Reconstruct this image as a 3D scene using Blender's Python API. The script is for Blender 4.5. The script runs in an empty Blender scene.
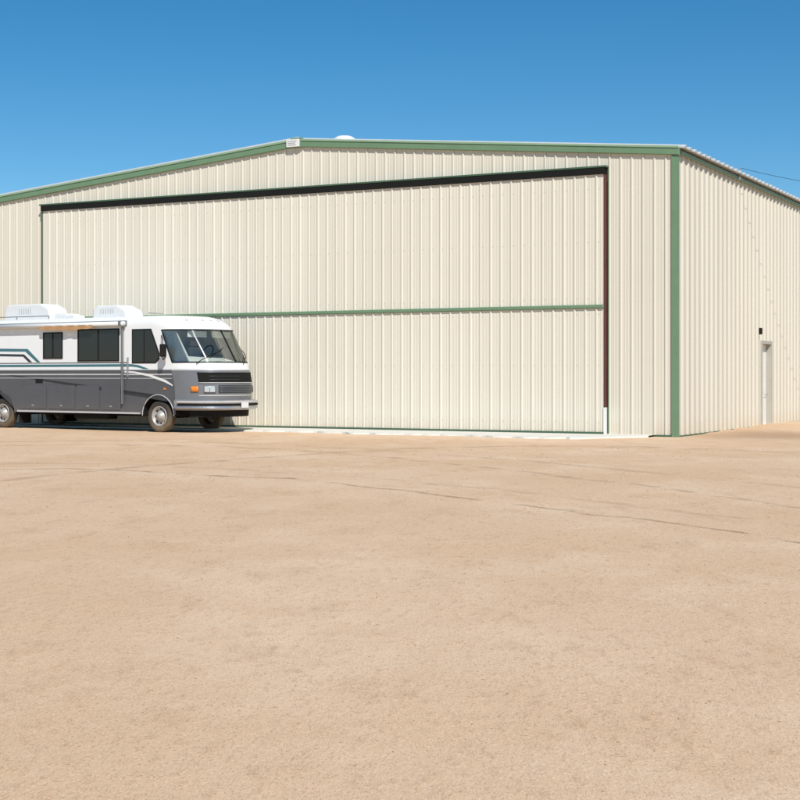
import bpy, bmesh, math, random
from mathutils import Vector, noise
import numpy as np
random.seed(7)
sc = bpy.context.scene
C = sc.collection
R = math.radians

# ------------------------------------------------------------------ materials
def new_mat(name):
    m = bpy.data.materials.new(name); m.use_nodes = True
    nt = m.node_tree
    return m, nt, nt.nodes['Principled BSDF']
def N(nt, typ, **kw):
    n = nt.nodes.new(typ)
    for k, v in kw.items(): setattr(n, k, v)
    return n
def L(nt, a, b): nt.links.new(a, b)
def mth(nt, op, a, b=None, c=None, clamp=False):
    n = nt.nodes.new('ShaderNodeMath'); n.operation = op; n.use_clamp = clamp
    for i, v in enumerate((a, b, c)):
        if v is None: continue
        if isinstance(v, (int, float)): n.inputs[i].default_value = v
        else: nt.links.new(v, n.inputs[i])
    return n.outputs[0]
def mixc(nt, fac, a, b, blend='MIX'):
    n = nt.nodes.new('ShaderNodeMix'); n.data_type = 'RGBA'; n.blend_type = blend
    for s, v in ((n.inputs[0], fac), (n.inputs[6], a), (n.inputs[7], b)):
        if isinstance(v, (int, float)): s.default_value = v
        elif isinstance(v, tuple): s.default_value = (*v[:3], 1)
        else: nt.links.new(v, s)
    return n.outputs[2]
def ntex(nt, vec, scale, detail=4, rough=.55):
    n = nt.nodes.new('ShaderNodeTexNoise'); n.inputs['Scale'].default_value = scale
    n.inputs['Detail'].default_value = detail; n.inputs['Roughness'].default_value = rough
    if vec is not None: nt.links.new(vec, n.inputs['Vector'])
    return n.outputs['Fac']
def mapping(nt, vec, s=(1,1,1), rot=(0,0,0)):
    n = nt.nodes.new('ShaderNodeMapping'); n.inputs['Scale'].default_value = s; n.inputs['Rotation'].default_value = rot
    nt.links.new(vec, n.inputs['Vector']); return n.outputs[0]
def ramp(nt, v, lo, hi):
    n = nt.nodes.new('ShaderNodeMapRange'); n.interpolation_type = 'SMOOTHSTEP'
    nt.links.new(v, n.inputs[0]); n.inputs[1].default_value = lo; n.inputs[2].default_value = hi
    return n.outputs[0]
def plain(name, col, rough=.5, metal=0, var=.12, scale=3, spec=.5, dust=0):
    m, nt, b = new_mat(name)
    tc = N(nt, 'ShaderNodeTexCoord').outputs['Object']
    f = ntex(nt, tc, scale, 4)
    c = mixc(nt, f, tuple(x*(1-var) for x in col), tuple(min(1, x*(1+var)) for x in col))
    if dust:
        sep = N(nt, 'ShaderNodeSeparateXYZ'); L(nt, tc, sep.inputs[0])
        g = mth(nt, 'SUBTRACT', 1, ramp(nt, sep.outputs[2], 0.1, 1.0))
        g = mth(nt, 'MULTIPLY', g, mth(nt, 'MULTIPLY', f, dust*1.6), clamp=True)
        c = mixc(nt, g, c, (.45, .33, .2))
    L(nt, c, b.inputs['Base Color'])
    r = mth(nt, 'ADD', mth(nt, 'MULTIPLY', f, .15), rough-.07, clamp=True)
    L(nt, r, b.inputs['Roughness']); b.inputs['Metallic'].default_value = metal
    b.inputs['Specular IOR Level'].default_value = spec
    return m

def panel_mat(name, col, axis, lapw=.018, lapk=.28):
    m, nt, b = new_mat(name)
    tc = N(nt, 'ShaderNodeTexCoord').outputs['Object']
    sep = N(nt, 'ShaderNodeSeparateXYZ'); L(nt, tc, sep.inputs[0])
    u = sep.outputs[axis]; z = sep.outputs[2]
    q = mth(nt, 'DIVIDE', mth(nt, 'SUBTRACT', u, .066), .915)
    idx = mth(nt, 'FLOOR', q)
    wn = N(nt, 'ShaderNodeTexWhiteNoise', noise_dimensions='1D'); L(nt, idx, wn.inputs['W'])
    st = ntex(nt, mapping(nt, tc, (9, 9, .35)), 1.0, 3)
    big = ntex(nt, tc, .35, 3)
    t = mth(nt, 'ADD', mth(nt, 'MULTIPLY', wn.outputs[0], .30), mth(nt, 'MULTIPLY', st, .30))
    t = mth(nt, 'ADD', t, mth(nt, 'MULTIPLY', big, .40), clamp=True)
    c = mixc(nt, t, tuple(x*.91 for x in col), tuple(min(1, x*1.06) for x in col))
    fr_ = mth(nt, 'SUBTRACT', q, idx)
    lap = mth(nt, 'LESS_THAN', fr_, lapw)
    c = mixc(nt, mth(nt, 'MULTIPLY', lap, lapk), c, (.16, .13, .10))
    nz = ntex(nt, mapping(nt, tc, (6, 6, 2)), 1.0, 4)
    g = mth(nt, 'SUBTRACT', 1, ramp(nt, mth(nt, 'SUBTRACT', z, mth(nt, 'MULTIPLY', nz, .6)), -.35, .30))
    c = mixc(nt, mth(nt, 'MULTIPLY', g, .32), c, (.55, .42, .29))
    rs = ramp(nt, ntex(nt, mapping(nt, tc, (22, 22, .5)), 1.0, 3), .62, .8)
    c = mixc(nt, mth(nt, 'MULTIPLY', rs, .08), c, (.3, .27, .22))
    L(nt, c, b.inputs['Base Color'])
    b.inputs['Roughness'].default_value = .42; b.inputs['Specular IOR Level'].default_value = .4
    bp = N(nt, 'ShaderNodeBump'); bp.inputs['Strength'].default_value = .3; bp.inputs['Distance'].default_value = .02
    L(nt, ntex(nt, mapping(nt, tc, (2.2, 2.2, .8)), 1.0, 2), bp.inputs['Height']); L(nt, bp.outputs[0], b.inputs['Normal'])
    return m

M = {}
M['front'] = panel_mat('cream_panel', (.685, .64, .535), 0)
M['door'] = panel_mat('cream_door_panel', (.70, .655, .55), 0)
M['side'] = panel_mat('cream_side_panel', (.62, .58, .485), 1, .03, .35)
M['roof'] = plain('galvanised_roof', (.66, .67, .66), .4, .3)
M['green'] = plain('green_trim', (.145, .245, .14), .45, var=.12)
M['darkgreen'] = plain('dark_green_trim', (.06, .115, .065), .5)
M['black'] = plain('matte_black', (.012, .013, .012), .9, spec=.15)
M['primer'] = plain('red_primer_steel', (.10, .035, .028), .7, var=.35)
M['whitem'] = plain('white_paint', (.76, .76, .74), .5, var=.05)
M['grey'] = plain('grey_metal', (.3, .3, .3), .5)
M['concrete'] = plain('concrete', (.68, .65, .58), .9, var=.14, scale=2.5)
M['rvwhite'] = plain('rv_white_gelcoat', (.80, .81, .80), .28, var=.04)
M['rvgrey'] = plain('rv_grey_paint', (.12, .122, .132), .34, .35, var=.12, dust=.2, spec=.4)
M['rvfront'] = plain('rv_nose_grey', (.20, .205, .215), .32, .25, var=.1, dust=.12, spec=.4)
M['rvdark'] = plain('rv_dark_stripe', (.03, .04, .05), .4)
M['teal'] = plain('rv_teal_stripe', (.05, .16, .19), .4)
M['silver'] = plain('rv_silver_stripe', (.5, .5, .5), .35)
M['chrome'] = plain('bumper_metal', (.42, .42, .43), .28, .6, dust=.15)
M['tyre'] = plain('tyre_rubber', (.022, .021, .020), .85, dust=.35)
M['rim'] = plain('painted_rim', (.42, .42, .41), .45, .2, dust=.3)
M['under'] = plain('chassis_black', (.015, .014, .013), .85, spec=.2)
M['darkglass'] = plain('tinted_glass', (.012, .015, .018), .07, var=.3, spec=.6)
M['alu'] = plain('window_aluminium', (.25, .25, .25), .4, .5)
M['lens'] = plain('headlight_lens', (.55, .56, .58), .1, .4)
M['amber'] = plain('amber_lens', (.70, .22, .03), .3)
M['awning'] = plain('tan_awning', (.46, .27, .13), .85, var=.25)
M['plastic'] = plain('aged_white_plastic', (.70, .71, .70), .5, var=.08)
M['seat'] = plain('tan_upholstery', (.66, .62, .54), .9)
M['dash'] = plain('dash_grey', (.66, .67, .64), .8)
M['curtain'] = plain('cream_curtain', (.8, .8, .76), .9)
M['wood'] = plain('weathered_wood', (.16, .11, .07), .85, var=.3)
m, nt, b = new_mat('clear_windshield_glass')
nt.nodes.remove(b)
out = nt.nodes['Material Output']
tr = N(nt, 'ShaderNodeBsdfTransparent'); tr.inputs[0].default_value = (.93, .98, .95, 1)
gl = N(nt, 'ShaderNodeBsdfGlossy'); gl.inputs['Roughness'].default_value = .04
fr = N(nt, 'ShaderNodeFresnel'); fr.inputs[0].default_value = 1.5
mx = N(nt, 'ShaderNodeMixShader')
L(nt, mth(nt, 'ADD', fr.outputs[0], .08, clamp=True), mx.inputs[0]); L(nt, tr.outputs[0], mx.inputs[1]); L(nt, gl.outputs[0], mx.inputs[2]); L(nt, mx.outputs[0], out.inputs[0])
M['glass'] = m

# ------------------------------------------------------------------ object helpers
def link(name, me, mat, parent=None):
    o = bpy.data.objects.new(name, me); C.objects.link(o)
    if mat: me.materials.append(mat)
    if parent: o.parent = parent
    return o
def raw(name, v, f, mat, parent=None, smooth=False):
    me = bpy.data.meshes.new(name); me.from_pydata([tuple(p) for p in v], [], f); me.update()
    if smooth:
        for p in me.polygons: p.use_smooth = True
    return link(name, me, mat, parent)
def fin(name, bm, mat, parent=None, smooth=False, bevel=0):
    bmesh.ops.recalc_face_normals(bm, faces=bm.faces[:])
    me = bpy.data.meshes.new(name); bm.to_mesh(me); bm.free()
    if smooth:
        for p in me.polygons: p.use_smooth = True
    o = link(name, me, mat, parent)
    if bevel:
        md = o.modifiers.new('bevel', 'BEVEL'); md.width = bevel; md.segments = 2; md.limit_method = 'ANGLE'
    return o
def bx(bm, x0, x1, y0, y1, z0, z1):
    v = [bm.verts.new((x, y, z)) for x in (x0, x1) for y in (y0, y1) for z in (z0, z1)]
    for q in ((0,1,3,2), (4,6,7,5), (0,4,5,1), (2,3,7,6), (0,2,6,4), (1,5,7,3)):
        bm.faces.new([v[i] for i in q])
def box(name, d, mat, parent, bevel=0):
    bm = bmesh.new(); bx(bm, *d); return fin(name, bm, mat, parent, bevel=bevel)
def prism(bm, pts, y0, y1):
    a = [bm.verts.new((p[0], y0, p[1])) for p in pts]; b_ = [bm.verts.new((p[0], y1, p[1])) for p in pts]
    bm.faces.new(a); bm.faces.new(b_[::-1])
    n = len(pts)
    for i in range(n): bm.faces.new((a[i], a[(i+1) % n], b_[(i+1) % n], b_[i]))
def tube(bm, pts, r, seg=8):
    rings = []
    for i, p in enumerate(pts):
        p = Vector(p); a = Vector(pts[max(i-1, 0)]); b_ = Vector(pts[min(i+1, len(pts)-1)])
        d = (b_-a).normalized(); up = Vector((0,0,1)) if abs(d.z) < .9 else Vector((1,0,0))
        s = d.cross(up).normalized(); t = s.cross(d)
        rings.append([bm.verts.new(p + (s*math.cos(2*math.pi*k/seg) + t*math.sin(2*math.pi*k/seg))*r) for k in range(seg)])
    for i in range(len(rings)-1):
        for k in range(seg): bm.faces.new((rings[i][k], rings[i][(k+1) % seg], rings[i+1][(k+1) % seg], rings[i+1][k]))
    bm.faces.new(rings[0][::-1]); bm.faces.new(rings[-1])
def lathe_y(bm, prof, cx, cy, cz, seg=40):
    rings = []
    for r, dy in prof:
        rings.append([bm.verts.new((cx + r*math.cos(2*math.pi*k/seg), cy+dy, cz + r*math.sin(2*math.pi*k/seg))) for k in range(seg)])
    for i in range(len(rings)-1):
        for k in range(seg): bm.faces.new((rings[i][k], rings[i][(k+1) % seg], rings[i+1][(k+1) % seg], rings[i+1][k]))
def empty(name, loc, rz, label, cat, group=None):
    o = bpy.data.objects.new(name, None); C.objects.link(o); o.location = loc; o.rotation_euler = (0, 0, rz)
    o['label'] = label; o['category'] = cat
    if group: o['group'] = group
    return o

H = 1.6; F = 1483.0; HZ = 375.0

# ------------------------------------------------------------------ HANGAR
CX, CY = 7.12, 38.27
AR = math.atan2(-.4648, .8854)
hangar = empty('aircraft_hangar', (CX, CY, 0), AR, 'cream corrugated steel hangar with green trim and one huge closed door', 'hangar')
Wd, Ln = 22.86, 26.0
XL = -23.3
EZ, RZ = 7.40, 8.42
def roofz(x): return EZ + (RZ-EZ)*(1-abs(x+Wd/2)/(Wd/2))
EL_ = roofz(XL)
FRONT = (.305, ((0,0), (.022,.030), (.050,.030), (.072,0), (.135,0), (.145,.005), (.155,.005), (.165,0), (.215,0), (.225,.005), (.235,.005), (.245,0)))
SIDE = (.457, ((0,0), (.035,.055), (.115,.055), (.150,0), (.250,0), (.262,.010), (.285,.010), (.297,0)))
def profile(u0, u1, PR):
    pitch, sh = PR
    pts = []
    k = math.floor(u0/pitch)-1
    while k*pitch < u1+pitch:
        o = k*pitch
        for du, h in sh: pts.append((o+du, h))
        k += 1
    return [(u0, 0)] + [p for p in pts if u0 < p[0] < u1] + [(u1, 0)]
def sheet(P0, U, Wv, Nv, u0, u1, wb, wt, PR=FRONT):
    P0, U, Wv, Nv = map(Vector, (P0, U, Wv, Nv))
    v, f = [], []
    pr = profile(u0, u1, PR)
    for u, h in pr:
        for w in (wb(u), wt(u)): v.append(P0 + U*u + Nv*h + Wv*w)
    for i in range(len(pr)-1): f.append((i*2, (i+1)*2, (i+1)*2+1, i*2+1))
    return v, f
def joined(name, parts, mat, parent):
    V, Fc = [], []
    for v, f in parts:
        o = len(V); V += v; Fc += [tuple(i+o for i in q) for q in f]
    return raw(name, V, Fc, mat, parent)
DX0, DX1 = -21.03, -1.84
DT = 7.0
BAND = .11
fw = [sheet((0,0,0), (1,0,0), (0,0,1), (0,-1,0), XL, DX0, lambda u: 0, lambda u: roofz(u)+.03),
      sheet((0,0,0), (1,0,0), (0,0,1), (0,-1,0), DX1, 0, lambda u: 0, lambda u: roofz(u)+.03),
      sheet((0,0,0), (1,0,0), (0,0,1), (0,-1,0), DX0, DX1, lambda u: DT-.3, lambda u: roofz(u)+.03)]
joined('front_wall', fw, M['front'], hangar)
SD0, SD1, SDT = 8.75, 9.95, 2.62
sw = [sheet((0,0,0), (0,1,0), (0,0,1), (1,0,0), 0, SD0, lambda u: -.1, lambda u: EZ, SIDE),
      sheet((0,0,0), (0,1,0), (0,0,1), (1,0,0), SD1, Ln, lambda u: -.1, lambda u: EZ, SIDE),
      sheet((0,0,0), (0,1,0), (0,0,1), (1,0,0), SD0, SD1, lambda u: SDT, lambda u: EZ, SIDE)]
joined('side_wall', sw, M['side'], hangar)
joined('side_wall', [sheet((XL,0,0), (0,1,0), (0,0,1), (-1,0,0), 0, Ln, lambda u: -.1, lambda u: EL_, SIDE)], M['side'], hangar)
joined('rear_wall', [sheet((0,Ln,0), (1,0,0), (0,0,1), (0,1,0), XL, 0, lambda u: -.1, roofz)], M['front'], hangar)
sl = (RZ-EZ)/(Wd/2)
rn = math.hypot(1, sl)
rp = []
for sgn, x0 in ((1, .24), (-1, XL-.24)):
    Wv = (-sgn/rn, 0, sl/rn); Nn = (sgn*sl/rn, 0, 1/rn)
    rp.append(sheet((x0, 0, roofz(x0)+.10), (0,1,0), Wv, Nn, -.05, Ln+.05, lambda u: 0, lambda u: abs(x0+Wd/2)*rn, SIDE))
roof = joined('roof', rp, M['roof'], hangar)
md = roof.modifiers.new('s', 'SOLIDIFY'); md.thickness = .035
xr = -Wd/2
def slope_bar(bm, segs, y0, y1, d0, d1):
    for a, b_ in segs:
        za, zb = roofz(a), roofz(b_)
        v = [bm.verts.new(p) for p in ((a,y0,za+d0), (b_,y0,zb+d0), (b_,y0,zb+d1), (a,y0,za+d1), (a,y1,za+d0), (b_,y1,zb+d0), (b_,y1,zb+d1), (a,y1,za+d1))]
        for q in ((0,1,2,3), (4,7,6,5), (0,4,5,1), (3,2,6,7), (0,3,7,4), (1,5,6,2)): bm.faces.new([v[i] for i in q])
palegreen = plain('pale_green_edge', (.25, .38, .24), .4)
for sg_ in ((XL-.1, xr), (xr, .1)):
    bm = bmesh.new(); slope_bar(bm, [sg_], -.10, .1, -.12, .085)
    rk = fin('rake_trim', bm, M['green'], hangar, bevel=.012)
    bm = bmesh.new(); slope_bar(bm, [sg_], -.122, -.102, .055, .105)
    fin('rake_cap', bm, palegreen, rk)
box('ridge_cap', (xr-.18, xr+.18, -.128, .12, RZ-.15, RZ+.135), M['green'], hangar, .01)
box('eave_trim', (.057, .12, .102, Ln+.02, EZ-.10, EZ+.0), M['green'], hangar, .01)
box('eave_trim', (XL-.12, XL-.057, .102, Ln+.02, EL_-.10, EL_+.0), M['green'], hangar, .01)
def corner(xa, xb, ez):
    bm = bmesh.new()
    bx(bm, xa, xb, -.055, .0, -.02, ez-.125)
    if xb > -1: bx(bm, 0.002, .062, .002, .10, -.02, ez-.145)
    else: bx(bm, XL-.062, XL-.002, .002, .10, -.02, ez-.145)
    fin('corner_trim', bm, M['green'], hangar)
corner(-.10, .062, EZ); corner(XL-.062, XL+.10, EL_)
box('base_trim', (DX1+.04, -.105, -.042, .0, -.02, .045), M['darkgreen'], hangar)
box('base_trim', (XL+.105, DX0-.04, -.042, .0, -.02, .045), M['darkgreen'], hangar)
box('base_trim', (.0, .06, .11, SD0-.08, -.1, .03), M['darkgreen'], hangar)
box('base_trim', (.0, .06, SD1+.08, Ln, -.1, .03), M['darkgreen'], hangar)
bm = bmesh.new()
bx(bm, DX1+.003, DX1+.03, -.05, 0, 0, DT+.06)
bx(bm, DX0-.04, DX0-.003, -.05, 0, 0, DT+.06)
bx(bm, DX0-.04, DX1+.03, -.245, 0, DT+.062, DT+.105)
fin('door_surround_trim', bm, M['darkgreen'], hangar)
box('header_band', (DX0+.02, DX1-.02, -.235, -.03, DT-BAND, DT+.058), M['black'], hangar)  # black band across the head of the big door
DD = -.17
door = joined('bifold_door', [sheet((0,DD,0), (1,0,0), (0,0,1), (0,-1,0), DX0+.06, DX1-.06, lambda u: 3.455, lambda u: DT-BAND-.005)], M['door'], hangar)
joined('lower_leaf', [sheet((0,DD,0), (1,0,0), (0,0,1), (0,-1,0), DX0+.06, DX1-.06, lambda u: .10, lambda u: 3.36)], M['door'], door)
bm = bmesh.new(); bx(bm, DX0+.05, DX1-.05, DD-.065, DD+.02, 3.365, 3.45)
fin('hinge_trim', bm, M['green'], door, bevel=.012)
box('bottom_rail', (DX0+.05, DX1-.05, DD-.045, DD+.02, .055, .098), M['darkgreen'], door)
box('edge_frame', (DX1-.058, DX1-.022, DD-.015, -.02, .75, DT-BAND-.01), M['primer'], door)
box('edge_seal', (DX1-.058, DX1-.018, DD-.035, -.02, .05, .745), M['whitem'], door)
box('edge_frame', (DX0+.02, DX0+.058, DD-.03, -.02, .05, DT-BAND-.01), M['darkgreen'], door)
box('inner_liner', (DX0-.3, DX1+.3, .05, .09, 0, DT+.3), M['black'], hangar)
def screws(name, pts, nrm):
    bm = bmesh.new()
    for p in pts:
        if nrm == 'y': bx(bm, p[0]-.008, p[0]+.008, p[1]-.006, p[1], p[2]-.008, p[2]+.008)
        else: bx(bm, p[0], p[0]+.006, p[1]-.008, p[1]+.008, p[2]-.008, p[2]+.008)
    return fin(name, bm, M['grey'], None)
pts = [(k*.305+.10, DD, z) for k in range(int(DX0/.305)+1, int(DX1/.305)) for z in (.35, 1.85, 3.2, 3.62, 5.1, 6.5)]
o = screws('fasteners', pts, 'y'); o.parent = door; o['kind'] = 'stuff'
pts = [(0, k*.457+.20, z) for k in range(0, 55) for z in (.25, 2.3, 4.6, 7.05) if not (SD0-.3 < k*.457 < SD1+.1 and z < 2.7)]
o = screws('fasteners', pts, 'x'); o.parent = hangar; o['kind'] = 'stuff'
sd = box('side_door', (-.16, -.115, SD0+.05, SD1-.05, -.05, SDT-.06), M['whitem'], hangar)
bm = bmesh.new()
bx(bm, -.2, .06, SD0-.06, SD0+.045, -.1, SDT+.05); bx(bm, -.2, .06, SD1-.045, SD1+.06, -.1, SDT+.05); bx(bm, -.2, .06, SD0+.045, SD1-.045, SDT-.05, SDT+.05)
fin('door_frame', bm, plain('door_frame_paint', (.42, .40, .34), .5), sd)
bm = bmesh.new(); tube(bm, [(-.115, SD1-.18, .98), (-.05, SD1-.18, .98), (-.05, SD1-.32, .98)], .014); fin('handle', bm, M['grey'], sd)
box('lamp_fixture', (.0, .13, SD0-.42, SD0-.26, 2.85, 3.05), M['under'], hangar, .02)
pq = box('ridge_plaque', (xr-.30, xr+.14, -.165, -.13, RZ-.13, RZ+.09), M['whitem'], hangar, .006)
for j in range(3):
    box('faded_line', (xr-.25, xr+random.uniform(.0, .09), -.169, -.1655, RZ-.085+j*.055, RZ-.065+j*.055), M['grey'], pq)
bm = bmesh.new()
rr = [(.16, 0), (.16, .28), (.40, .28), (.42, .33), (.36, .45), (.22, .54), (.0, .57)]
rings = [[bm.verts.new((xr+max(r, .001)*math.cos(a*math.pi/12), 2.75+max(r, .001)*math.sin(a*math.pi/12), RZ+h+.04)) for a in range(24)] for r, h in rr]
for i in range(len(rings)-1):
    for k in range(24): bm.faces.new((rings[i][k], rings[i][(k+1) % 24], rings[i+1][(k+1) % 24], rings[i+1][k]))
fin('roof_vent', bm, M['whitem'], hangar, smooth=True)
box('cable_bracket', (.14, .18, 5.68, 5.73, 7.30, 7.66), M['grey'], hangar)

# concrete apron, outer edge eaten by sand
V, Fc = [], []
xs = np.linspace(DX0-.3, DX1+1.3, 160)
ca, sa = math.cos(AR), math.sin(AR)
for i, x in enumerate(xs):
    w = 1.75 + .30*noise.noise((x*.45, 3.1, 0)) + .18*noise.noise((x*2.1, 7, 0)) + .8*(i/159)**2 - 1.9*max(0, (i-148)/11)
    for y, z in ((.0, .048), (-w*.5, .048), (-w, .042), (-w-.03, -.05)):
        V.append((CX + x*ca - y*sa, CY + x*sa + y*ca, z))
for i in range(159):
    for j in range(3): Fc.append((i*4+j, (i+1)*4+j, (i+1)*4+j+1, i*4+j+1))
ap = raw('concrete_apron', V, [q[::-1] for q in Fc], M['concrete']); ap['kind'] = 'structure'

# ------------------------------------------------------------------ GROUND
def local_h(x, y):
    dx, dy = x-CX, y-CY
    return dx*ca + dy*sa, -dx*sa + dy*ca
def pix(px, py):
    y = F*H/(py-HZ); return ((px-400)/F*y, y)
TR = []
for pts, w, s in [ ([(10,468),(300,482),(500,500),(620,512),(790,545)], .10, .60),
           ([(10,462),(300,474),(500,489),(620,499),(790,526)], .16, .26),
           ([(20,445),(250,449),(420,458),(560,476),(690,492)], .22, .40),
           ([(20,441),(250,444),(420,451),(560,464),(690,476)], .22, .30),
           ([(330,452),(500,447),(640,446),(780,452)], .30, .36)]:
    P = [pix(*p) for p in pts]
    TR.append((np.polyfit([p[0] for p in P], [p[1] for p in P], 2), w, s))
def gnoise(x, y):
    return .016*noise.noise((x*.35, y*.35, 0)) + .004*noise.noise((x*1.7, y*1.7, 5)) - .010
nx, ny = 440, 440
def sg(n, A, b, c): return [c + A*math.sinh(b*(2*i/n-1))/math.sinh(b) for i in range(n+1)]
gx = sg(nx, 1500, 8, 0); gy = sg(ny, 1500, 8, 9)
V, Fc = [], []
for y in gy:
    for x in gx:
        z = 0
        if abs(x) < 40 and -10 < y < 70:
            lx, ly = local_h(x, y)
            z = gnoise(x, y)
            near = max(0, 1-abs(ly)/6) if lx < .4 else 0
            z = z*(1-.8*near)
            if lx > 0:
                z += .11*math.exp(-((lx-1.0)/1.6)**2)*max(0, min(1, (ly-1.5)/4))
        V.append((x, y, z))
for j in range(ny):
    for i in range(nx):
        a = j*(nx+1)+i; Fc.append((a, a+1, a+nx+2, a+nx+1))
m, nt, b = new_mat('sandy_dirt')
geo = N(nt, 'ShaderNodeTexCoord').outputs['Object']
sep = N(nt, 'ShaderNodeSeparateXYZ'); L(nt, geo, sep.inputs[0])
X, Y = sep.outputs[0], sep.outputs[1]
drive = mapping(nt, geo, (1, .38, 1), (0, 0, R(-10)))      # grain drawn out the way vehicles drive to the door
n_big = ntex(nt, geo, .16, 3); n_mid = ntex(nt, drive, 2.0, 6, .68); n_fine = ntex(nt, drive, 16, 5, .7); n_grain = ntex(nt, drive, 110, 2, .75)
streak = ntex(nt, mapping(nt, geo, (.5, .35, 1), (0, 0, R(20))), .9, 5, .65)
col = mixc(nt, ramp(nt, n_big, .3, .7), (.66, .445, .27), (.71, .495, .32))
col = mixc(nt, mth(nt, 'MULTIPLY', ramp(nt, streak, .44, .68), .55), col, (.80, .60, .42))
col = mixc(nt, mth(nt, 'MULTIPLY', ramp(nt, n_mid, .50, .72), .48), col, (.52, .33, .185))
col = mixc(nt, mth(nt, 'MULTIPLY', ramp(nt, n_fine, .52, .70), .42), col, (.46, .29, .165))
col = mixc(nt, mth(nt, 'MULTIPLY', ramp(nt, n_grain, .50, .66), .42), col, (.88, .70, .52))
gd = ramp(nt, ntex(nt, drive, 80, 2, .75), .54, .66)
col = mixc(nt, mth(nt, 'MULTIPLY', gd, .45), col, (.36, .225, .13))
wob = mth(nt, 'SUBTRACT', ntex(nt, geo, .5, 2), .5)
brk = ramp(nt, ntex(nt, geo, 1.3, 4), .35, .6)
tmask = None
for cf, w, s in TR:
    f = mth(nt, 'ADD', mth(nt, 'MULTIPLY', mth(nt, 'ADD', mth(nt, 'MULTIPLY', X, float(cf[0])), float(cf[1])), X), float(cf[2]))
    d = mth(nt, 'ABSOLUTE', mth(nt, 'ADD', mth(nt, 'SUBTRACT', Y, f), mth(nt, 'MULTIPLY', wob, 1.6)))
    d = mth(nt, 'ADD', d, mth(nt, 'MULTIPLY', mth(nt, 'SUBTRACT', n_mid, .5), .35))
    k = mth(nt, 'SUBTRACT', 1, ramp(nt, d, w*.2, w*1.6))
    k = mth(nt, 'MULTIPLY', mth(nt, 'MULTIPLY', k, brk), s)
    tmask = k if tmask is None else mth(nt, 'MAXIMUM', tmask, k)
col = mixc(nt, tmask, col, (.27, .155, .085))
bl = ramp(nt, ntex(nt, mapping(nt, geo, (.7, .6, 1)), .9, 6, .68), .60, .74)
col = mixc(nt, mth(nt, 'MULTIPLY', bl, .34), col, (.42, .26, .145))
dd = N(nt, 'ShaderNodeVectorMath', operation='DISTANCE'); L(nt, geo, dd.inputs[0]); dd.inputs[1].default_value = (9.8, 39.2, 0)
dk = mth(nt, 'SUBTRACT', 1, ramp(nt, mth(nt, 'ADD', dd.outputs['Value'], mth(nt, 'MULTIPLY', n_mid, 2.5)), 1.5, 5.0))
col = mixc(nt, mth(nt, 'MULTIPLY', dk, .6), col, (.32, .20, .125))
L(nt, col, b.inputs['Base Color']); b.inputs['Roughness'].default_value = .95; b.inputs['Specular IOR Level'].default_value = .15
hgt = mth(nt, 'ADD', mth(nt, 'MULTIPLY', n_mid, .022), mth(nt, 'MULTIPLY', n_fine, .008))
hgt = mth(nt, 'ADD', hgt, mth(nt, 'MULTIPLY', n_grain, .003))
hgt = mth(nt, 'SUBTRACT', hgt, mth(nt, 'MULTIPLY', tmask, .05))
bp = N(nt, 'ShaderNodeBump'); bp.inputs['Strength'].default_value = .8; bp.inputs['Distance'].default_value = 1.0
L(nt, hgt, bp.inputs['Height']); L(nt, bp.outputs[0], b.inputs['Normal'])
g = raw('ground', V, Fc, m, smooth=True); g['kind'] = 'structure'

bm_v, bm_f = [], []
oc = [(1,0,0),(-1,0,0),(0,1,0),(0,-1,0),(0,0,1),(0,0,-1)]
of = [(0,2,4),(2,1,4),(1,3,4),(3,0,4),(2,0,5),(1,2,5),(3,1,5),(0,3,5)]
for i in range(6500):
    y = 4.5 + 28*random.random()**1.6
    x = random.uniform(-.32, .32)*y + random.uniform(-1, 1)
    if noise.noise((x*.5, y*.3, 20)) < random.uniform(-.35, .3): continue
    s = random.choice((.002, .0025, .003, .003, .004, .005, .0065))*(1+.07*y)
    z = gnoise(x, y)
    a = random.random()*6.28; o_ = len(bm_v)
    for p in oc:
        k = random.uniform(.7, 1.2); px_, py_ = p[0]*s*k, p[1]*s*k*.8
        bm_v.append((x+px_*math.cos(a)-py_*math.sin(a), y+px_*math.sin(a)+py_*math.cos(a), z+s*.25+p[2]*s*.6))
    bm_f += [tuple(q+o_ for q in t) for t in of]
peb = raw('pebbles', bm_v, bm_f, plain('pebble_stone', (.50, .35, .22), .9, var=.6, scale=9)); peb['kind'] = 'stuff'
peb['label'] = 'small loose stones scattered over the sandy yard'; peb['category'] = 'gravel'

# ------------------------------------------------------------------ MOTORHOME
PH = R(34)
ox, oy = -6.68 + 1.05*math.sin(PH), 41.6 + 1.05*math.cos(PH)
rv = empty('motorhome', (ox, oy, 0), -PH, 'white and grey motorhome parked in front of the hangar door', 'motorhome')
HWD = 1.2; RX = -7.6
def lerp(tab, z):
    if z <= tab[0][0]: return tab[0][1]
    for (a, va), (b_, vb) in zip(tab, tab[1:]):
        if z <= b_: return va + (vb-va)*(z-a)/(b_-a)
    return tab[-1][1]
FT = [(.45,1.76),(.62,1.86),(.95,1.96),(1.15,1.98),(1.4,1.97),(1.72,1.91),(1.8,1.88),(1.95,1.82),(2.86,1.25),(2.98,1.14),(3.1,.96),(3.2,.72),(3.27,.4)]
CT = [(.45,.66),(1.3,.62),(1.75,.5),(1.95,.30),(2.86,-.08),(3.0,-.12),(3.27,-.4)]
def hw(z):
    if z < 3.0: return HWD
    t = min(1, (z-3.0)/.275); return HWD - .24*(1-math.sqrt(max(0, 1-t*t)))
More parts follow.
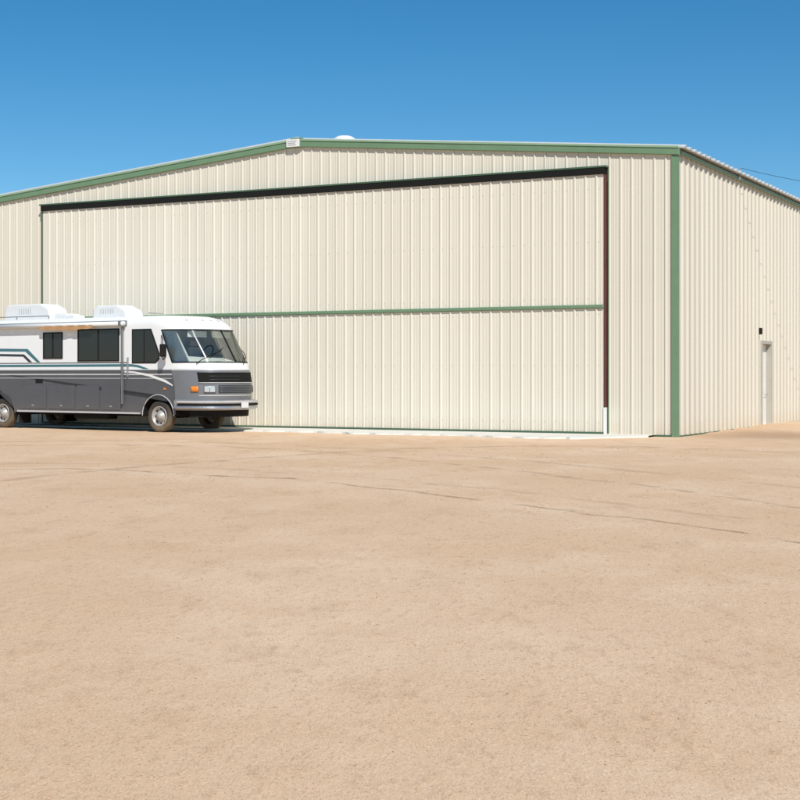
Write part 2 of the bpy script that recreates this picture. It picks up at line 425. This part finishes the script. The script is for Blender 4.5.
def S(t, z, off=0):
    n = 2.4
    def p(t, z):
        a = t*math.pi/2; h = hw(z); c = lerp(CT, z); f = lerp(FT, z)
        s_, c_ = math.sin(a), max(math.cos(a), 0)
        return Vector((c+(f-c)*c_**(2/n), math.copysign(h*abs(s_)**(2/n), s_), z))
    q = p(t, z)
    if off:
        e = 1e-3; t1, t0 = min(t+e, .9999), max(t-e, -.9999)
        dt = p(t1, z)-p(t0, z); dz = p(t, z+.01)-p(t, z-.01)
        nn = dt.cross(dz).normalized()
        if nn.x < -1e-4: nn = -nn
        q = q + nn*off
    return q
def patch(name, t0, t1, z0, z1, off, mat, parent, nt_=14, nz=3, thick=0, smooth=True):
    v, f = [], []
    for i in range(nt_+1):
        t = t0+(t1-t0)*i/nt_
        for j in range(nz+1):
            z = z0+(z1-z0)*j/nz
            v.append(S(t, z, off))
    for i in range(nt_):
        for j in range(nz): a = i*(nz+1)+j; f.append((a, a+nz+1, a+nz+2, a+1))
    o = raw(name, v, f, mat, parent, smooth)
    if thick:
        md = o.modifiers.new('s', 'SOLIDIFY'); md.thickness = thick; md.offset = 1
    return o
zs = [1.75, 1.80, 1.86, 1.95, 2.1, 2.3, 2.5, 2.7, 2.86, 2.92, 2.98, 3.04, 3.10, 3.15, 3.20, 3.235, 3.26, 3.272]
ts = [-1+2*i/60 for i in range(61)]
WT = .9333
def shell(levels, mat_name, name):
    bm = bmesh.new(); grid = []
    for z in levels:
        row = [bm.verts.new((RX + (.05 if z > 3.1 else 0), -hw(z), z))]
        row += [bm.verts.new(S(t, z)) for t in ts]
        row += [bm.verts.new((RX + (.05 if z > 3.1 else 0), hw(z), z))]
        grid.append(row)
    n = len(grid[0])
    for j in range(len(grid)-1):
        for i in range(n):
            if 1 <= i < n-2:
                tm = (ts[i-1]+ts[i])/2; zm = (levels[j]+levels[j+1])/2
                if abs(tm) < WT and 1.95 < zm < 2.86: continue
            bm.faces.new((grid[j][i], grid[j][(i+1) % n], grid[j+1][(i+1) % n], grid[j+1][i]))
    bm.faces.new(grid[-1])
    o = fin(name, bm, M[mat_name], rv, smooth=True)
    md = o.modifiers.new('e', 'EDGE_SPLIT'); md.split_angle = R(38)
    return o
upper = shell(zs, 'rvwhite', 'upper_body')
WB = -6.45
def side_poly(ysgn, z_top=1.748, z_bot=.50):
    bm = bmesh.new()
    pts = [(RX, z_top), (RX, z_bot+.08)]
    for cx in (WB, 0):
        r = .60 if cx == 0 else .58
        zc = .46
        a0 = math.asin((z_bot-zc)/r)
        for k in range(19):
            a = math.pi - a0 - (math.pi-2*a0)*k/18
            pts.append((cx + r*math.cos(a), zc + r*math.sin(a)*.98))
    pts += [(lerp(CT, z_bot), z_bot), (lerp(CT, 1.3), 1.3), (lerp(CT, z_top), z_top)]
    vs = [bm.verts.new((x, ysgn*HWD, z)) for x, z in pts]
    f = bm.faces.new(vs)
    bmesh.ops.triangulate(bm, faces=[f])
    return bm
fin('side_skirt', side_poly(-1), M['rvgrey'], rv); fin('side_skirt', side_poly(1), M['rvgrey'], rv)
patch('nose_panel', -.9999, .9999, .62, 1.748, 0, M['rvfront'], rv, 48, 8)
box('rear_panel', (RX-.01, RX+.02, -HWD, HWD, .58, 1.748), M['rvgrey'], rv)
bm = bmesh.new(); bx(bm, RX+.05, .3, -.62, .62, .42, .95); bx(bm, -5.7, -.75, -1.12, 1.12, .60, 1.0); bx(bm, .25, 1.35, -.85, .85, .52, .9)
fin('chassis', bm, M['under'], rv)
box('fuel_tank', (-3.6, -2.2, -.95, -.55, .32, .61), M['under'], rv, .04)
for cx in (WB, 0):
    bm = bmesh.new(); tube(bm, [(cx, -1.0, .44), (cx, 1.0, .44)], .06); fin('axle', bm, M['under'], rv)
    for s in (-1, 1):
        bm = bmesh.new()
        n = 16
        a_ = [bm.verts.new((cx+.6*math.cos(math.pi*k/n), s*1.185, .46+.6*math.sin(math.pi*k/n))) for k in range(n+1)]
        b2 = [bm.verts.new((cx+.6*math.cos(math.pi*k/n), s*.6, .46+.6*math.sin(math.pi*k/n))) for k in range(n+1)]
        for k in range(n): bm.faces.new((a_[k], a_[k+1], b2[k+1], b2[k]))
        bm.faces.new(b2)
        fin('wheel_well', bm, M['under'], rv)
        bm = bmesh.new(); tube(bm, [(cx+.6*math.cos(math.pi*k/n), s*1.205, .46+.6*.98*math.sin(math.pi*k/n)) for k in range(n+1)], .014, 6)
        fin('arch_lip', bm, M['silver'] if cx == 0 else M['rvgrey'], rv)
def side_box(name, x0, x1, z0, z1, mat, out_=.008, parent=rv, bevel=0, ys=-1):
    y0, y1 = sorted((ys*(HWD+.002), ys*(HWD+out_)))
    return box(name, (x0, x1, y0, y1, z0, z1), mat, parent, bevel)
def side_quad(name, pts, mat, out_=.004, parent=rv, ys=-1):
    return raw(name, [(x, ys*(HWD+out_), z) for x, z in pts], [tuple(range(len(pts)))], mat, parent)
for s in (-1, 1):
    side_box('belt_moulding', RX, .46, 1.735, 1.765, M['silver'], .014, ys=s)
    side_box('stripe', RX, .52, 1.60, 1.635, M['silver'], .005, ys=s)
    side_box('stripe', RX, .52, 1.50, 1.515, M['silver'], .005, ys=s)
    side_box('stripe', RX, -1.05, 1.84, 1.91, M['teal'], .005, ys=s)
    side_box('stripe', RX, -1.15, 1.94, 1.965, M['rvdark'], .005, ys=s)
    side_quad('stripe', [(RX,2.42),(-5.3,2.38),(-4.75,1.98),(-4.9,1.98),(-5.4,2.30),(RX,2.33)], M['teal'], ys=s)
    side_quad('stripe', [(RX,2.26),(-5.45,2.22),(-5.1,1.98),(-5.25,1.98),(-5.5,2.15),(RX,2.19)], M['rvdark'], ys=s)
    side_quad('stripe', [(-1.05,1.84),(-1.05,1.91),(-.75,1.88),(-.45,1.80),(-.35,1.768),(-.55,1.768),(-.8,1.82)], M['teal'], ys=s)
    side_quad('stripe', [(-1.3,1.72),(-.9,1.70),(-.3,1.62),(.3,1.46),(.55,1.33),(.55,1.29),(.25,1.40),(-.35,1.56),(-.9,1.655),(-1.3,1.67)], M['whitem'], .007, ys=s)
patch('stripe', -.9999, .9999, 1.725, 1.765, .006, M['silver'], rv, 40, 1)
for x0, x1 in ((-5.6,-4.5), (-4.4,-3.3), (-3.2,-2.3), (-2.2,-1.45)):
    h = side_box('storage_hatch', x0, x1, .60, 1.30, M['rvgrey'], .016, bevel=.008)
    side_box('latch', (x0+x1)/2-.05, (x0+x1)/2+.05, .68, .72, M['chrome'], .024, h)
side_box('skirt_trim', -5.75, -.68, .495, .545, M['silver'], .012)
def window(x0, x1, z0, z1, split=True, ys=-1):
    bm = bmesh.new(); y0, y1 = sorted((ys*(HWD+.001), ys*(HWD+.022)))
    t = .035
    bx(bm, x0, x1, y0, y1, z0, z0+t); bx(bm, x0, x1, y0, y1, z1-t, z1)
    bx(bm, x0, x0+t, y0, y1, z0+t, z1-t); bx(bm, x1-t, x1, y0, y1, z0+t, z1-t)
    if split: xm = (x0+x1)/2; bx(bm, xm-.018, xm+.018, y0, y1, z0+t, z1-t)
    fr_ = fin('side_window', bm, M['under'], rv)
    if split:
        xm = (x0+x1)/2
        for a, b_ in ((x0+t, xm-.018), (xm+.018, x1-t)): side_box('pane', a, b_, z0+t, z1-t, M['darkglass'], .010, fr_, ys=ys)
    else: side_box('pane', x0+t, x1-t, z0+t, z1-t, M['darkglass'], .010, fr_, ys=ys)
    return fr_
for s in (-1, 1):
    window(-3.17, -1.5, 1.99, 2.93, True, s)
    window(-4.62, -3.80, 2.08, 2.86, True, s)
    pts = [(-1.0,1.93),(-1.0,2.90),(-.26,2.90),(.06,2.20),(.06,2.05),(-.08,1.93)]
    cw = side_quad('cab_window', pts, M['under'], .008, ys=s)
    md = cw.modifiers.new('s', 'SOLIDIFY'); md.thickness = .01; md.offset = 0
    for kk in (0, 1):
        if kk == 0: pp = [(-.96,1.97),(-.96,2.86),(-.54,2.86),(-.54,1.97)]
        else: pp = [(-.50,1.97),(-.50,2.86),(-.28,2.86),(.02,2.19),(.02,2.07),(-.10,1.97)]
        side_quad('pane', pp, M['darkglass'], .018, cw, s)
ws = patch('windshield', -WT+.012, -.012, 1.96, 2.85, .004, M['glass'], rv, 24, 6)
ws2 = patch('windshield', .012, WT-.012, 1.96, 2.85, .004, M['glass'], rv, 24, 6)
def strip(name, pts, r, mat, parent):
    bm = bmesh.new(); tube(bm, pts, r, 6); return fin(name, bm, mat, parent, smooth=True)
loop = [S(-WT+2*WT*i/30, 1.955, .006) for i in range(31)] + [S(WT, 1.955+.9*i/8, .006) for i in range(1, 9)] + [S(WT-2*WT*i/30, 2.86, .006) for i in range(1, 31)] + [S(-WT, 2.86-.905*i/8, .006) for i in range(1, 9)]
strip('windshield_seal', loop, .018, M['black'], rv)
strip('centre_post', [S(0, 1.96+.9*i/6, .008) for i in range(7)], .022, M['under'], rv)
for t0, t1, w_s in ((-.62, -.16, ws), (.10, .52, ws2)):
    strip('wiper', [S(t0+(t1-t0)*i/6, 1.90+.36*(i/6)**.8, .045) for i in range(7)], .012, M['black'], w_s)
    strip('wiper_blade', [S(t1-.24+.30*i/5, 2.05+.30*i/5, .04) for i in range(6)], .009, M['black'], w_s)
bm = bmesh.new()
v = [S(-.93+1.86*i/16, 1.95, -.05) for i in range(17)]
a_ = [bm.verts.new(p) for p in v]; b2 = [bm.verts.new((.35, p.y*.98, 2.14)) for p in v]
for k in range(16): bm.faces.new((a_[k], a_[k+1], b2[k+1], b2[k]))
bx(bm, .18, .345, -1.1, 1.1, 1.5, 2.135)
fin('dashboard', bm, M['dash'], rv)
box('cab_bulkhead', (-.75, -.70, -1.15, 1.15, 1.0, 3.2), M['curtain'], rv)
box('cab_floor', (-.69, 1.2, -1.12, 1.12, 1.05, 1.1), M['dash'], rv)
for s in (-1, 1):
    bm = bmesh.new(); bx(bm, -.50, .1, s*.6-.28, s*.6+.28, 1.4, 1.6); bx(bm, -.40, -.22, s*.6-.27, s*.6+.27, 1.6, 2.42); bx(bm, -.39, -.26, s*.6-.14, s*.6+.14, 2.42, 2.60)
    fin('cab_seat', bm, M['seat'], rv, bevel=.05)
    V, Fc = [], []
    for k in range(40):
        q = k/39
        p0 = S(s*(.995-.30*q), 1.98, -.07); p1 = S(s*(.995-.26*q), 2.84, -.07); wv = .02*math.sin(k*1.6)
        V += [(p0.x-wv, p0.y, p0.z), (p1.x-wv, p1.y, p1.z)]
    for k in range(39): Fc.append((2*k, 2*k+2, 2*k+3, 2*k+1))
    raw('curtain', V, Fc, M['curtain'], rv, True)
bm = bmesh.new(); cst = Vector((.25, .6, 2.26)); tube(bm, [cst + Vector((.09*math.sin(a*math.pi/10), .21*math.cos(a*math.pi/10), .19*math.sin(a*math.pi/10))) for a in range(21)], .018, 6)
fin('steering_wheel', bm, M['black'], rv)
for s in (-1, 1): box('sun_visor', (.82, .84, min(s*.12, s*.9), max(s*.12, s*.9), 2.66, 2.83), M['curtain'], rv)
# nose: shade of the grille opening painted as a flat black patch, framed
gr = patch('grille', -.66, .54, 1.39, 1.67, .010, M['black'], rv, 20, 2)
strip('grille_frame', [S(-.66+1.2*i/20, 1.385, .02) for i in range(21)] , .014, M['silver'], gr)
strip('grille_frame', [S(-.66+1.2*i/20, 1.675, .02) for i in range(21)] , .012, M['rvfront'], gr)
for k in range(2): strip('grille_bar', [S(-.50+.5*i/14, 1.48+.09*k, .014) for i in range(15)], .004, M['rvgrey'], gr)
patch('nose_trim', -.66, .60, 1.02, 1.05, .008, M['silver'], rv, 20, 1)
lowg = patch('lower_grille', -.36, .36, 1.10, 1.32, .008, M['rvdark'], rv, 16, 2)
for k in range(4): strip('grille_bar', [S(-.35+.7*i/14, 1.135+.05*k, .014) for i in range(15)], .006, M['alu'], lowg)
for s in (-1, 1):
    bz = patch('headlight', *(sorted((s*.41, s*.585))), 1.11, 1.31, .018, M['alu'], rv, 6, 3, thick=.01)
    for a, b_ in ((.42, .494), (.504, .577)):
        patch('lens', *(sorted((s*a, s*b_))), 1.135, 1.285, .036, M['lens'], bz, 4, 3)
    patch('turn_signal', *(sorted((s*.67, s*.78))), 1.13, 1.29, .014, M['amber'], rv, 5, 2, thick=.012)
bm = bmesh.new()
prof = [(.0, .66), (.12, .66), (.17, .70), (.15, .79), (.17, .88), (.12, .92), (.0, .92)]
rows = []
for i in range(41):
    t = -.97+1.94*i/40
    rows.append([bm.verts.new(S(t, .95, o_) + Vector((0, 0, z-.95))) for o_, z in prof])
for i in range(40):
    for j in range(len(prof)-1): bm.faces.new((rows[i][j], rows[i+1][j], rows[i+1][j+1], rows[i][j+1]))
bm.faces.new(rows[0]); bm.faces.new(rows[-1])
bump = fin('front_bumper', bm, M['chrome'], rv)
def bumper_band(name, z0, z1, off, mat):
    v, f = [], []
    for i in range(31):
        t = -.93+1.86*i/30; p = S(t, .95, off)
        v += [(p.x, p.y, z0), (p.x, p.y, z1)]
    for i in range(30): f.append((2*i, 2*i+2, 2*i+3, 2*i+1))
    raw(name, v, f, mat, bump, True)
bumper_band('bumper_strip', .755, .81, .178, M['black'])
bumper_band('bumper_silver_strip', .84, .885, .178, M['silver'])  # silver strip along the upper part of the bumper
bm = bmesh.new(); rows = []
for i in range(31):
    t = -.8+1.6*i/30; p = S(t, .62, -.03); rows.append([bm.verts.new((p.x, p.y, .44)), bm.verts.new((p.x+.02, p.y, .655))])
for i in range(30): bm.faces.new((rows[i][0], rows[i+1][0], rows[i+1][1], rows[i][1]))
fin('front_valance', bm, M['under'], rv)
p = S(0, .95, .19); box('number_plate', (p.x-.008, p.x+.004, -.15, .15, .69, .84), M['plastic'], rv)
for t in (-.42, -.14, 0, .14, .42):
    p = S(t, 3.13, .005)
    box('clearance_lamp', (p.x-.025, p.x+.025, p.y-.045, p.y+.045, p.z-.018, p.z+.02), M['silver'], rv, .008)
for s in (-1, 1):
    m0 = Vector((.28, s*1.2, 2.1))
    mi = box('mirror', (.36, .46, min(s*1.34, s*1.54), max(s*1.34, s*1.54), 2.10, 2.46), M['under'], rv, .03)
    strip('mirror_arm', [m0, (.42, s*1.45, 2.02), (.41, s*1.45, 2.1)], .014, M['under'], mi)
    strip('mirror_arm', [(.12, s*1.2, 2.7), (.41, s*1.45, 2.6), (.41, s*1.45, 2.45)], .014, M['under'], mi)
    box('mirror_glass', (.352, .359, min(s*1.36, s*1.52), max(s*1.36, s*1.52), 2.12, 2.44), M['chrome'], mi)
def wheel(cx, cy, s):
    bm = bmesh.new()
    w = .125
    lathe_y(bm, [(.27,-w*.8),(.30,-w),(.38,-w*1.05),(.425,-w*.92),(.445,-w*.7),(.445,w*.7),(.425,w*.92),(.38,w*1.05),(.30,w),(.27,w*.8),(.27,-w*.8)], cx, cy, .445, 44)
    ty = fin('wheel', bm, M['tyre'], rv, smooth=True)
    bm = bmesh.new(); o_ = s*w
    lathe_y(bm, [(.285,o_*.75),(.28,o_*1.0),(.26,o_*1.0),(.245,o_*.45),(.17,o_*.25),(.16,o_*.55),(.10,o_*.75),(.09,o_*1.15),(.001,o_*1.2)], cx, cy, .445, 40)
    fin('rim', bm, M['rim'], ty, smooth=True)
    if s < 0:
        for k in range(8):
            a = k*math.pi/4; bm = bmesh.new()
            tube(bm, [(cx+.208*math.cos(a), cy+o_*.30, .445+.208*math.sin(a)), (cx+.208*math.cos(a), cy+o_*.40, .445+.208*math.sin(a))], .027, 8)
            fin('hand_hole', bm, M['under'], ty)
for cx in (0, WB):
    for s in (-1, 1): wheel(cx, s*1.04, s)
box('mud_flap', (WB+.72, WB+.74, -1.16, -.7, .15, .62), M['under'], rv)
box('mud_flap', (WB+.72, WB+.74, .7, 1.16, .15, .62), M['under'], rv)
bm = bmesh.new(); tube(bm, [(-7.2, -1.31, 3.06), (-1.2, -1.31, 3.06)], .065, 14); aw = fin('awning_roll', bm, M['plastic'], rv, smooth=True)
for x in (-1.33, -7.1):
    bm = bmesh.new(); bx(bm, x-.022, x+.022, -1.285, -1.225, .78, 3.06); bx(bm, x-.05, x+.05, -1.38, -1.24, 2.98, 3.13)
    fin('awning_arm', bm, M['alu'], aw)
V, Fc = [], []
for i in range(60):
    x = -4.6 + i*2.2/59; sag = .10 + .035*math.sin(math.pi*i/59) + .006*math.sin(i*.5)
    for j in range(4): V.append((x, -1.30-.075+.008*math.sin(i*.5+j), 3.045-sag*j/3))
for i in range(59):
    for j in range(3): Fc.append((i*4+j, i*4+j+4, i*4+j+5, i*4+j+1))
raw('awning_valance', V, Fc, M['awning'], aw, True)
box('awning_rail', (-7.2, -1.2, -1.225, -1.2, 3.0, 3.15), M['alu'], aw)
def ac(x0, x1, hw_, zt, name, mat):
    bm = bmesh.new(); prism(bm, [(x0,3.26),(x0+.04,zt-.12),(x0+.18,zt),(x1-.45,zt),(x1-.10,zt-.15),(x1,3.26)], -hw_, hw_)
    return fin(name, bm, mat, rv, bevel=.05)
a1 = ac(-3.45, -2.0, .36, 3.66, 'air_conditioner', M['plastic'])
for k in range(6): box('vent_slot', (-3.1+.1*k, -3.06+.1*k, -.368, -.3605, 3.42, 3.54), M['silver'], a1)
a2 = ac(-7.3, -5.2, .38, 3.78, 'air_conditioner', M['plastic'])
for k in range(6): box('vent_slot', (-6.6+.1*k, -6.56+.1*k, -.388, -.3805, 3.48, 3.64), M['silver'], a2)
box('roof_hatch', (-5.1, -4.6, -.3, .25, 3.26, 3.46), M['plastic'], rv, .03)
box('roof_hatch', (-4.3, -3.8, -.75, -.3, 3.26, 3.38), M['plastic'], rv, .03)
strip('antenna', [(-1.2, .3, 3.27), (-1.2, .3, 3.40), (-1.7, .2, 3.42)], .015, M['grey'], rv)
bm = bmesh.new()
for s in (-1, 1): tube(bm, [(-7.4, s*1.0, 3.36), (-4.6, s*1.0, 3.36)], .014, 6)
for x in (-7.4, -6.0, -4.6):
    for s in (-1, 1): tube(bm, [(x, s*1.0, 3.22), (x, s*1.0, 3.36)], .014, 6)
fin('roof_rack', bm, M['alu'], rv)
side_box('grab_handle', -1.16, -1.12, 1.55, 2.1, M['chrome'], .05)
side_box('marker_lamp', .22, .30, 1.19, 1.24, M['amber'], .02)
side_box('furnace_vent', -4.95, -4.65, 1.36, 1.48, M['under'], .012)

# ------------------------------------------------------------------ service drop
pole = empty('utility_pole', (25.5, 47, 0), 0, 'wooden utility pole standing right of the hangar carrying its cable', 'pole')
bm = bmesh.new()
tube(bm, [(0,0,-.2), (0,0,4.5), (0,0,9.6)], .14, 12); fin('shaft', bm, M['wood'], pole, smooth=True)
box('crossarm', (-.9, .9, -.2, -.08, 8.9, 9.03), M['wood'], pole, .01)
bm = bmesh.new(); A = Vector((9.92, 43.25, 7.64)); B = Vector((25.4, 46.86, 9.0))
pts = []
for i in range(41):
    t = i/40; p = A.lerp(B, t); p.z -= 1.15*4*t*(1-t); pts.append(p)
tube(bm, pts, .006, 6)
cb = fin('service_cable', bm, M['black']); cb['label'] = 'thin black cable running from the hangar eave to the pole'; cb['category'] = 'cable'

# ------------------------------------------------------------------ light
az = Vector((.27, -.963)).normalized(); EL = 44
dirv = Vector((az.x*math.cos(R(EL)), az.y*math.cos(R(EL)), math.sin(R(EL))))
sun = bpy.data.lights.new('sun', 'SUN'); sun.energy = 4.6; sun.angle = R(.53); sun.color = (1, .965, .905)
so = bpy.data.objects.new('sun', sun); C.objects.link(so)
so.rotation_euler = (-dirv).to_track_quat('-Z', 'Y').to_euler(); so.location = (0, -20, 40)
w = bpy.data.worlds.new('World'); sc.world = w; w.use_nodes = True
nt = w.node_tree; bg = nt.nodes['Background']
sk = nt.nodes.new('ShaderNodeTexSky'); sk.sky_type = 'NISHITA'; sk.sun_disc = False
sk.sun_elevation = R(EL); sk.sun_rotation = math.atan2(az.x, az.y)
sk.altitude = 2200; sk.air_density = 1.0; sk.dust_density = .15; sk.ozone_density = 2.5
hs = nt.nodes.new('ShaderNodeHueSaturation'); hs.inputs['Saturation'].default_value = 1.36; hs.inputs['Hue'].default_value = .491
nt.links.new(sk.outputs[0], hs.inputs['Color']); nt.links.new(hs.outputs[0], bg.inputs[0]); bg.inputs[1].default_value = .10

cam = bpy.data.cameras.new('camera'); co = bpy.data.objects.new('camera', cam); C.objects.link(co)
cam.sensor_width = 36; cam.lens = 36*F/800; cam.shift_y = -25/800; cam.clip_end = 5000
co.location = (0, 0, H); co.rotation_euler = (R(90), 0, 0)
sc.camera = co
sc.view_settings.view_transform = 'Standard'; sc.view_settings.look = 'None'; sc.view_settings.exposure = 0
